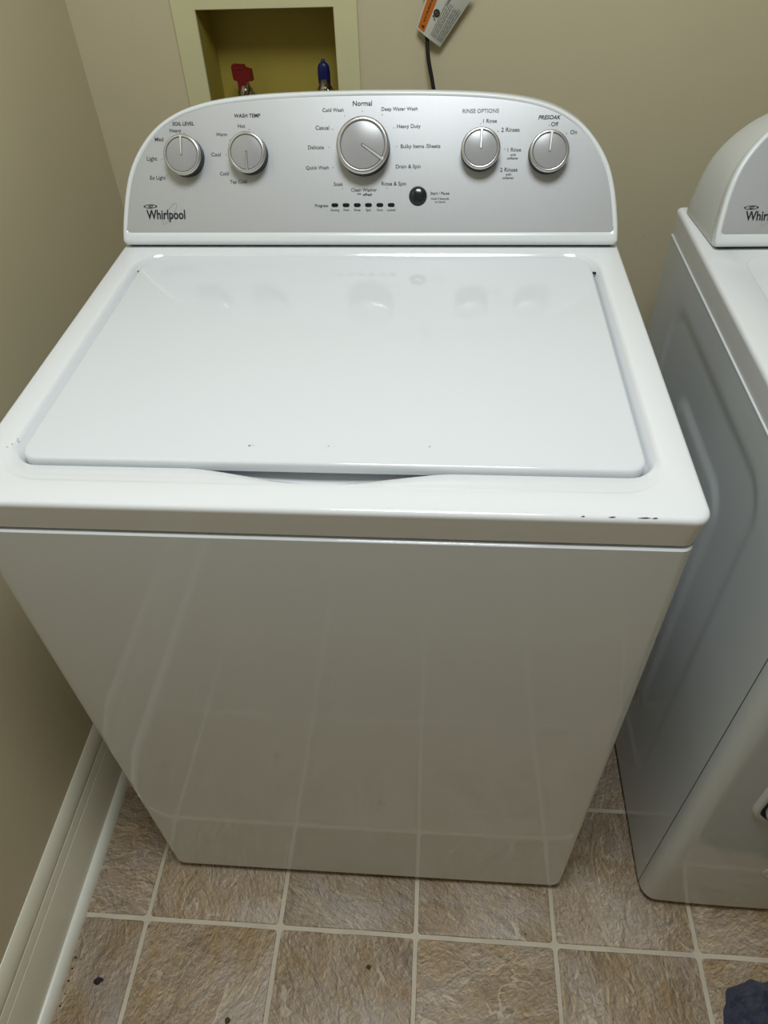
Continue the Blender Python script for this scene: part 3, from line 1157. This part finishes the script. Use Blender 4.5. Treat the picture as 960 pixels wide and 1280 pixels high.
MB().lathe([(.0185, .0), (.0185, .0016), (.0150, .0030), (.0135, .0016), (.012, .0012), (0, .0016)], (.645 - DO.x, FY + .0012 - DO.y, .182), (0, -1, 0), 32).build('access_plug', M['dryer_enamel'], dr)

dr.rotation_euler = (0, R(-.50), 0)      # it leans a little towards the washer
dr.location.z = .0032

# ================================================================== HOSES, CORD, WARNING TAG
def hose(x, z, x2, label):
    o = MB()
    p = spline([(x + .017, WB - .014, z - .009), (x + .022, WB - .034, z - .018), (x + .024, WB - .052, z - .05), (x + .02, WB - .07, z - .20), (x2, WB - .09, .55), (x2, WB - .13, .35), (x2 + .01, .72, .44), (x2 + .01, .668, .52)], 8)
    tube(o, p, .0085, 10)
    return tag(o.build('supply_hose', M['hose']), label, 'hose')


hose(-.2405, 1.020, -.20, 'black supply hose hanging from the red-handled valve behind the washer')
hose(-.101, 1.022, -.08, 'black supply hose hanging from the blue-handled valve behind the washer')
o = MB()
tube(o, spline([(.080, WB - .018, 1.34), (.070, WB - .007, 1.24), (.072, WB - .006, 1.16), (.0735, WB - .007, 1.115), (.0745, WB - .010, 1.097), (.0775, WB - .016, 1.069), (.0855, WB - .022, 1.033), (.094, WB - .03, .98), (.09, WB - .06, .85), (.05, .78, .70), (.05, .672, .66)], 8), .0033, 10)
tag(o.build('power_cord', M['cord']), 'black power cord hanging down the back wall behind the warning tag', 'cord')

# curled paper tag; (s, t) run along its short and long side
BL, BR, TR, TL = Vector((.0574, 0, 1.1122)), Vector((.0959, 0, 1.0853)), Vector((.1480, 0, 1.1560)), Vector((.0860, 0, 1.1900))


def tmap(s, t, lift=0.0):
    """left edge stands steeper than the right one because the card is rolled about the cord"""
    p0 = BL.lerp(BR, s)
    p1 = TL.lerp(TR, s)
    p = p0.lerp(p1, t)
    y = WB - .0125 - .006 * math.sin(s * math.pi) - .003 * t
    return Vector((p.x, y - lift, p.z))


n1, n2 = 14, 20
tv, tf = [], []
for k, l in ((0, 0.0), (1, -.0004)):
    for j in range(n2 + 1):
        for i in range(n1 + 1):
            tv.append(tmap(i / n1, j / n2, l))
N0 = (n1 + 1) * (n2 + 1)
for k in (0, 1):
    for j in range(n2):
        for i in range(n1):
            a = k * N0 + j * (n1 + 1) + i
            tf.append([a, a + 1, a + n1 + 2, a + n1 + 1])
edge = [i for i in range(n1 + 1)] + [j * (n1 + 1) + n1 for j in range(1, n2 + 1)] + [n2 * (n1 + 1) + i for i in range(n1 - 1, -1, -1)] + [j * (n1 + 1) for j in range(n2 - 1, 0, -1)]
for a, b in zip(edge, edge[1:] + edge[:1]):
    tf.append([a, b, b + N0, a + N0])
tg = empty('warning_tag', (.09, WB - .03, 1.10), 'white warning tag with orange band hanging on the black cord', 'tag')
TO = Vector(tg.location)
tm = lambda s, t, l=0.0: tmap(s, t, l) - TO
MB().add([v - TO for v in tv], tf).build('tag_card', M['tag_paper'], tg, True, 60)


def tquad(s0, s1, t0, t1, mat, name, l=.0003):
    mb = MB()
    k = 12
    mb.rings([[tm(s0, t0 + (t1 - t0) * i / k, l) for i in range(k + 1)], [tm((s0 + s1) / 2, t0 + (t1 - t0) * i / k, l) for i in range(k + 1)], [tm(s1, t0 + (t1 - t0) * i / k, l) for i in range(k + 1)]], closed=False)
    return mb.build(name, mat, tg)


tquad(.05, .30, .03, .97, M['tag_orange'], 'orange_band')
w = MB()
print_text(w, 'WARNING', .175, .47, .62, lambda a, b, l: tm(a, b, .0006), bold=.03, rot=R(90), ysc=.55)
# hazard triangle before the word
print_poly(w, [(.11, .10), (.24, .07), (.24, .13)], lambda a, b, l: tm(a, b, .0006))
w.build('tag_lettering', M['tag_ink'], tg, False)
w = MB()
print_ring(w, .42, .42, .070, .042, .045, 0, lambda a, b, l: tm(a, b, .0006), n=24)
print_poly(w, [(.36, .40), (.39, .38), (.50, .45), (.47, .47)], lambda a, b, l: tm(a, b, .0007))
print_poly(w, [(.34, .345), (.40, .325), (.41, .345), (.35, .365)], lambda a, b, l: tm(a, b, .0006))
print_poly(w, [(.41, .315), (.45, .300), (.46, .320), (.42, .335)], lambda a, b, l: tm(a, b, .0006))
w.build('tag_symbol', M['tag_ink'], tg, False)
w = MB()
rng = random.Random(3)
for s in (.52, .575, .63, .685, .76, .815, .87, .925):
    t = .07
    end = .62 + .05 * rng.random()
    while t < end:
        ln = .03 + .07 * rng.random()
        t1 = min(t + ln, end)
        w.rings([[tm(s, t, .0006), tm(s, t1, .0006)], [tm(s + .026, t, .0006), tm(s + .026, t1, .0006)]], closed=False)
        t = t1 + .014
w.build('tag_print', M['tag_ink_grey'], tg, False)
w = MB()
tube(w, [tm(.55, .66, .0010), tm(.56, .80, .0014), tm(.57, 1.02, .002), tm(.45, 1.15, -.006)], .0017, 8)
w.build('tag_tie', M['tie'], tg)

# ================================================================== NAVY CLOTH ON THE FLOOR
cl = MB()
n = 96
CX, CY, AX, AY = .732, -.298, .182, .194
vs = []
for j in range(n + 1):
    for i in range(n + 1):
        a, b = i / n * 2 - 1, j / n * 2 - 1
        # square to disc
        x = a * math.sqrt(1 - b * b / 2)
        y = b * math.sqrt(1 - a * a / 2)
        rad = math.hypot(x, y)
        th = math.atan2(y, x)
        k = 1 + .05 * math.sin(3 * th + 1.0) + .04 * math.sin(5 * th + 2.3) + .03 * math.sin(9 * th) + .05 * rad * mnoise.noise(Vector((math.cos(th) * 9, math.sin(th) * 9, 1.7)))
        px, py = CX + AX * x * k, CY + AY * y * k
        q = Vector((px * 9, py * 9, 0))
        wx = mnoise.noise(q * 1.3) * .05
        w_ = mnoise.noise(q * 1.2)
        r1 = 1 - abs(mnoise.noise(Vector(((px + wx) * 34, py * 26 + 3, .3)))) * 2.6
        r2 = 1 - abs(mnoise.noise(Vector((px * 60 + 9, (py - wx) * 66, 1.3)))) * 2.4
        h_ = .022 + .014 * w_ + .016 * max(r1, -.3) + .007 * max(r2, -.3)
        h_ *= (1 - rad ** 8)
        h_ += .0022 * mnoise.noise(q * 14)
        vs.append((px - CX, py - CY, max(h_, 0) + .004 - .0038 * max(0, (rad - .97) / .03)))
fs = []
for j in range(n):
    for i in range(n):
        a = j * (n + 1) + i
        fs.append([a, a + 1, a + n + 2, a + n + 1])
cl.add(vs, fs)
co_ = cl.build('cloth', M['terry'], None, True, 180)
co_.location = (CX, CY, 0)
tag(co_, 'crumpled navy blue terry cloth lying on the tile floor before the dryer', 'cloth')

# ================================================================== CRUMBS ON THE FLOOR
M['crumb'] = simple('olive_crumb', (0.07, 0.055, 0.015, 1), 0.8)
M['crumb_dark'] = simple('dark_dried_leaf', (0.012, 0.010, 0.008, 1), 0.7)


def crumb(x, y, s, mat, name, label, cat, seed, flat=.35, stretch=1.0, rot=0.0):
    bm = bmesh.new()
    bmesh.ops.create_icosphere(bm, subdivisions=2, radius=1)
    for v in bm.verts:
        k = 1 + .45 * mnoise.noise(v.co * 1.8 + Vector((seed, 0, 0)))
        v.co = Vector((v.co.x * s * k * stretch, v.co.y * s * k, (v.co.z * k + .8) * s * flat))
    me = bpy.data.meshes.new(name)
    bm.to_mesh(me)
    bm.free()
    me.materials.append(mat)
    o = bpy.data.objects.new(name, me)
    z0 = min(v.co.z for v in me.vertices)
    o.location = (x, y, -z0)
    o.rotation_euler.z = rot
    COL.objects.link(o)
    return tag(o, label, cat)


crumb(-.4275, -.1872, .0050, M['crumb_dark'], 'leaf_scrap', 'dark dried leaf scrap on the tile beside the left baseboard', 'debris', 1, .5, 1.5, .5)
crumb(.0177, -.1395, .0034, M['crumb'], 'floor_crumb', 'small olive crumb in the middle of the floor in front of the washer', 'debris', 5, .7)
crumb(-.2005, -.2275, .0042, M['crumb'], 'floor_crumb', 'small olive crumb at the bottom edge of the photo, left of centre', 'debris', 9, .7)
crumb(.2793, -.0749, .0013, M['crumb_dark'], 'floor_speck', 'tiny dark speck on the tile near the washer front right corner', 'debris', 3, .6)
for i, (x, y, s) in enumerate(((-.4775, -.1560, .0016), (-.4780, -.1720, .0013), (-.4770, -.1900, .0016), (-.4768, -.2080, .0011), (-.4780, -.2250, .0015))):
    c = crumb(x, y, s, M['crumb_dark'], 'floor_speck', 'tiny dark speck at the foot of the left baseboard, ' + ('nearest the washer' if i == 0 else ('second', 'third', 'fourth', 'fifth')[i - 1] + ' from the washer'), 'debris', 20 + i, .8)
    c['group'] = 'specks along the baseboard'
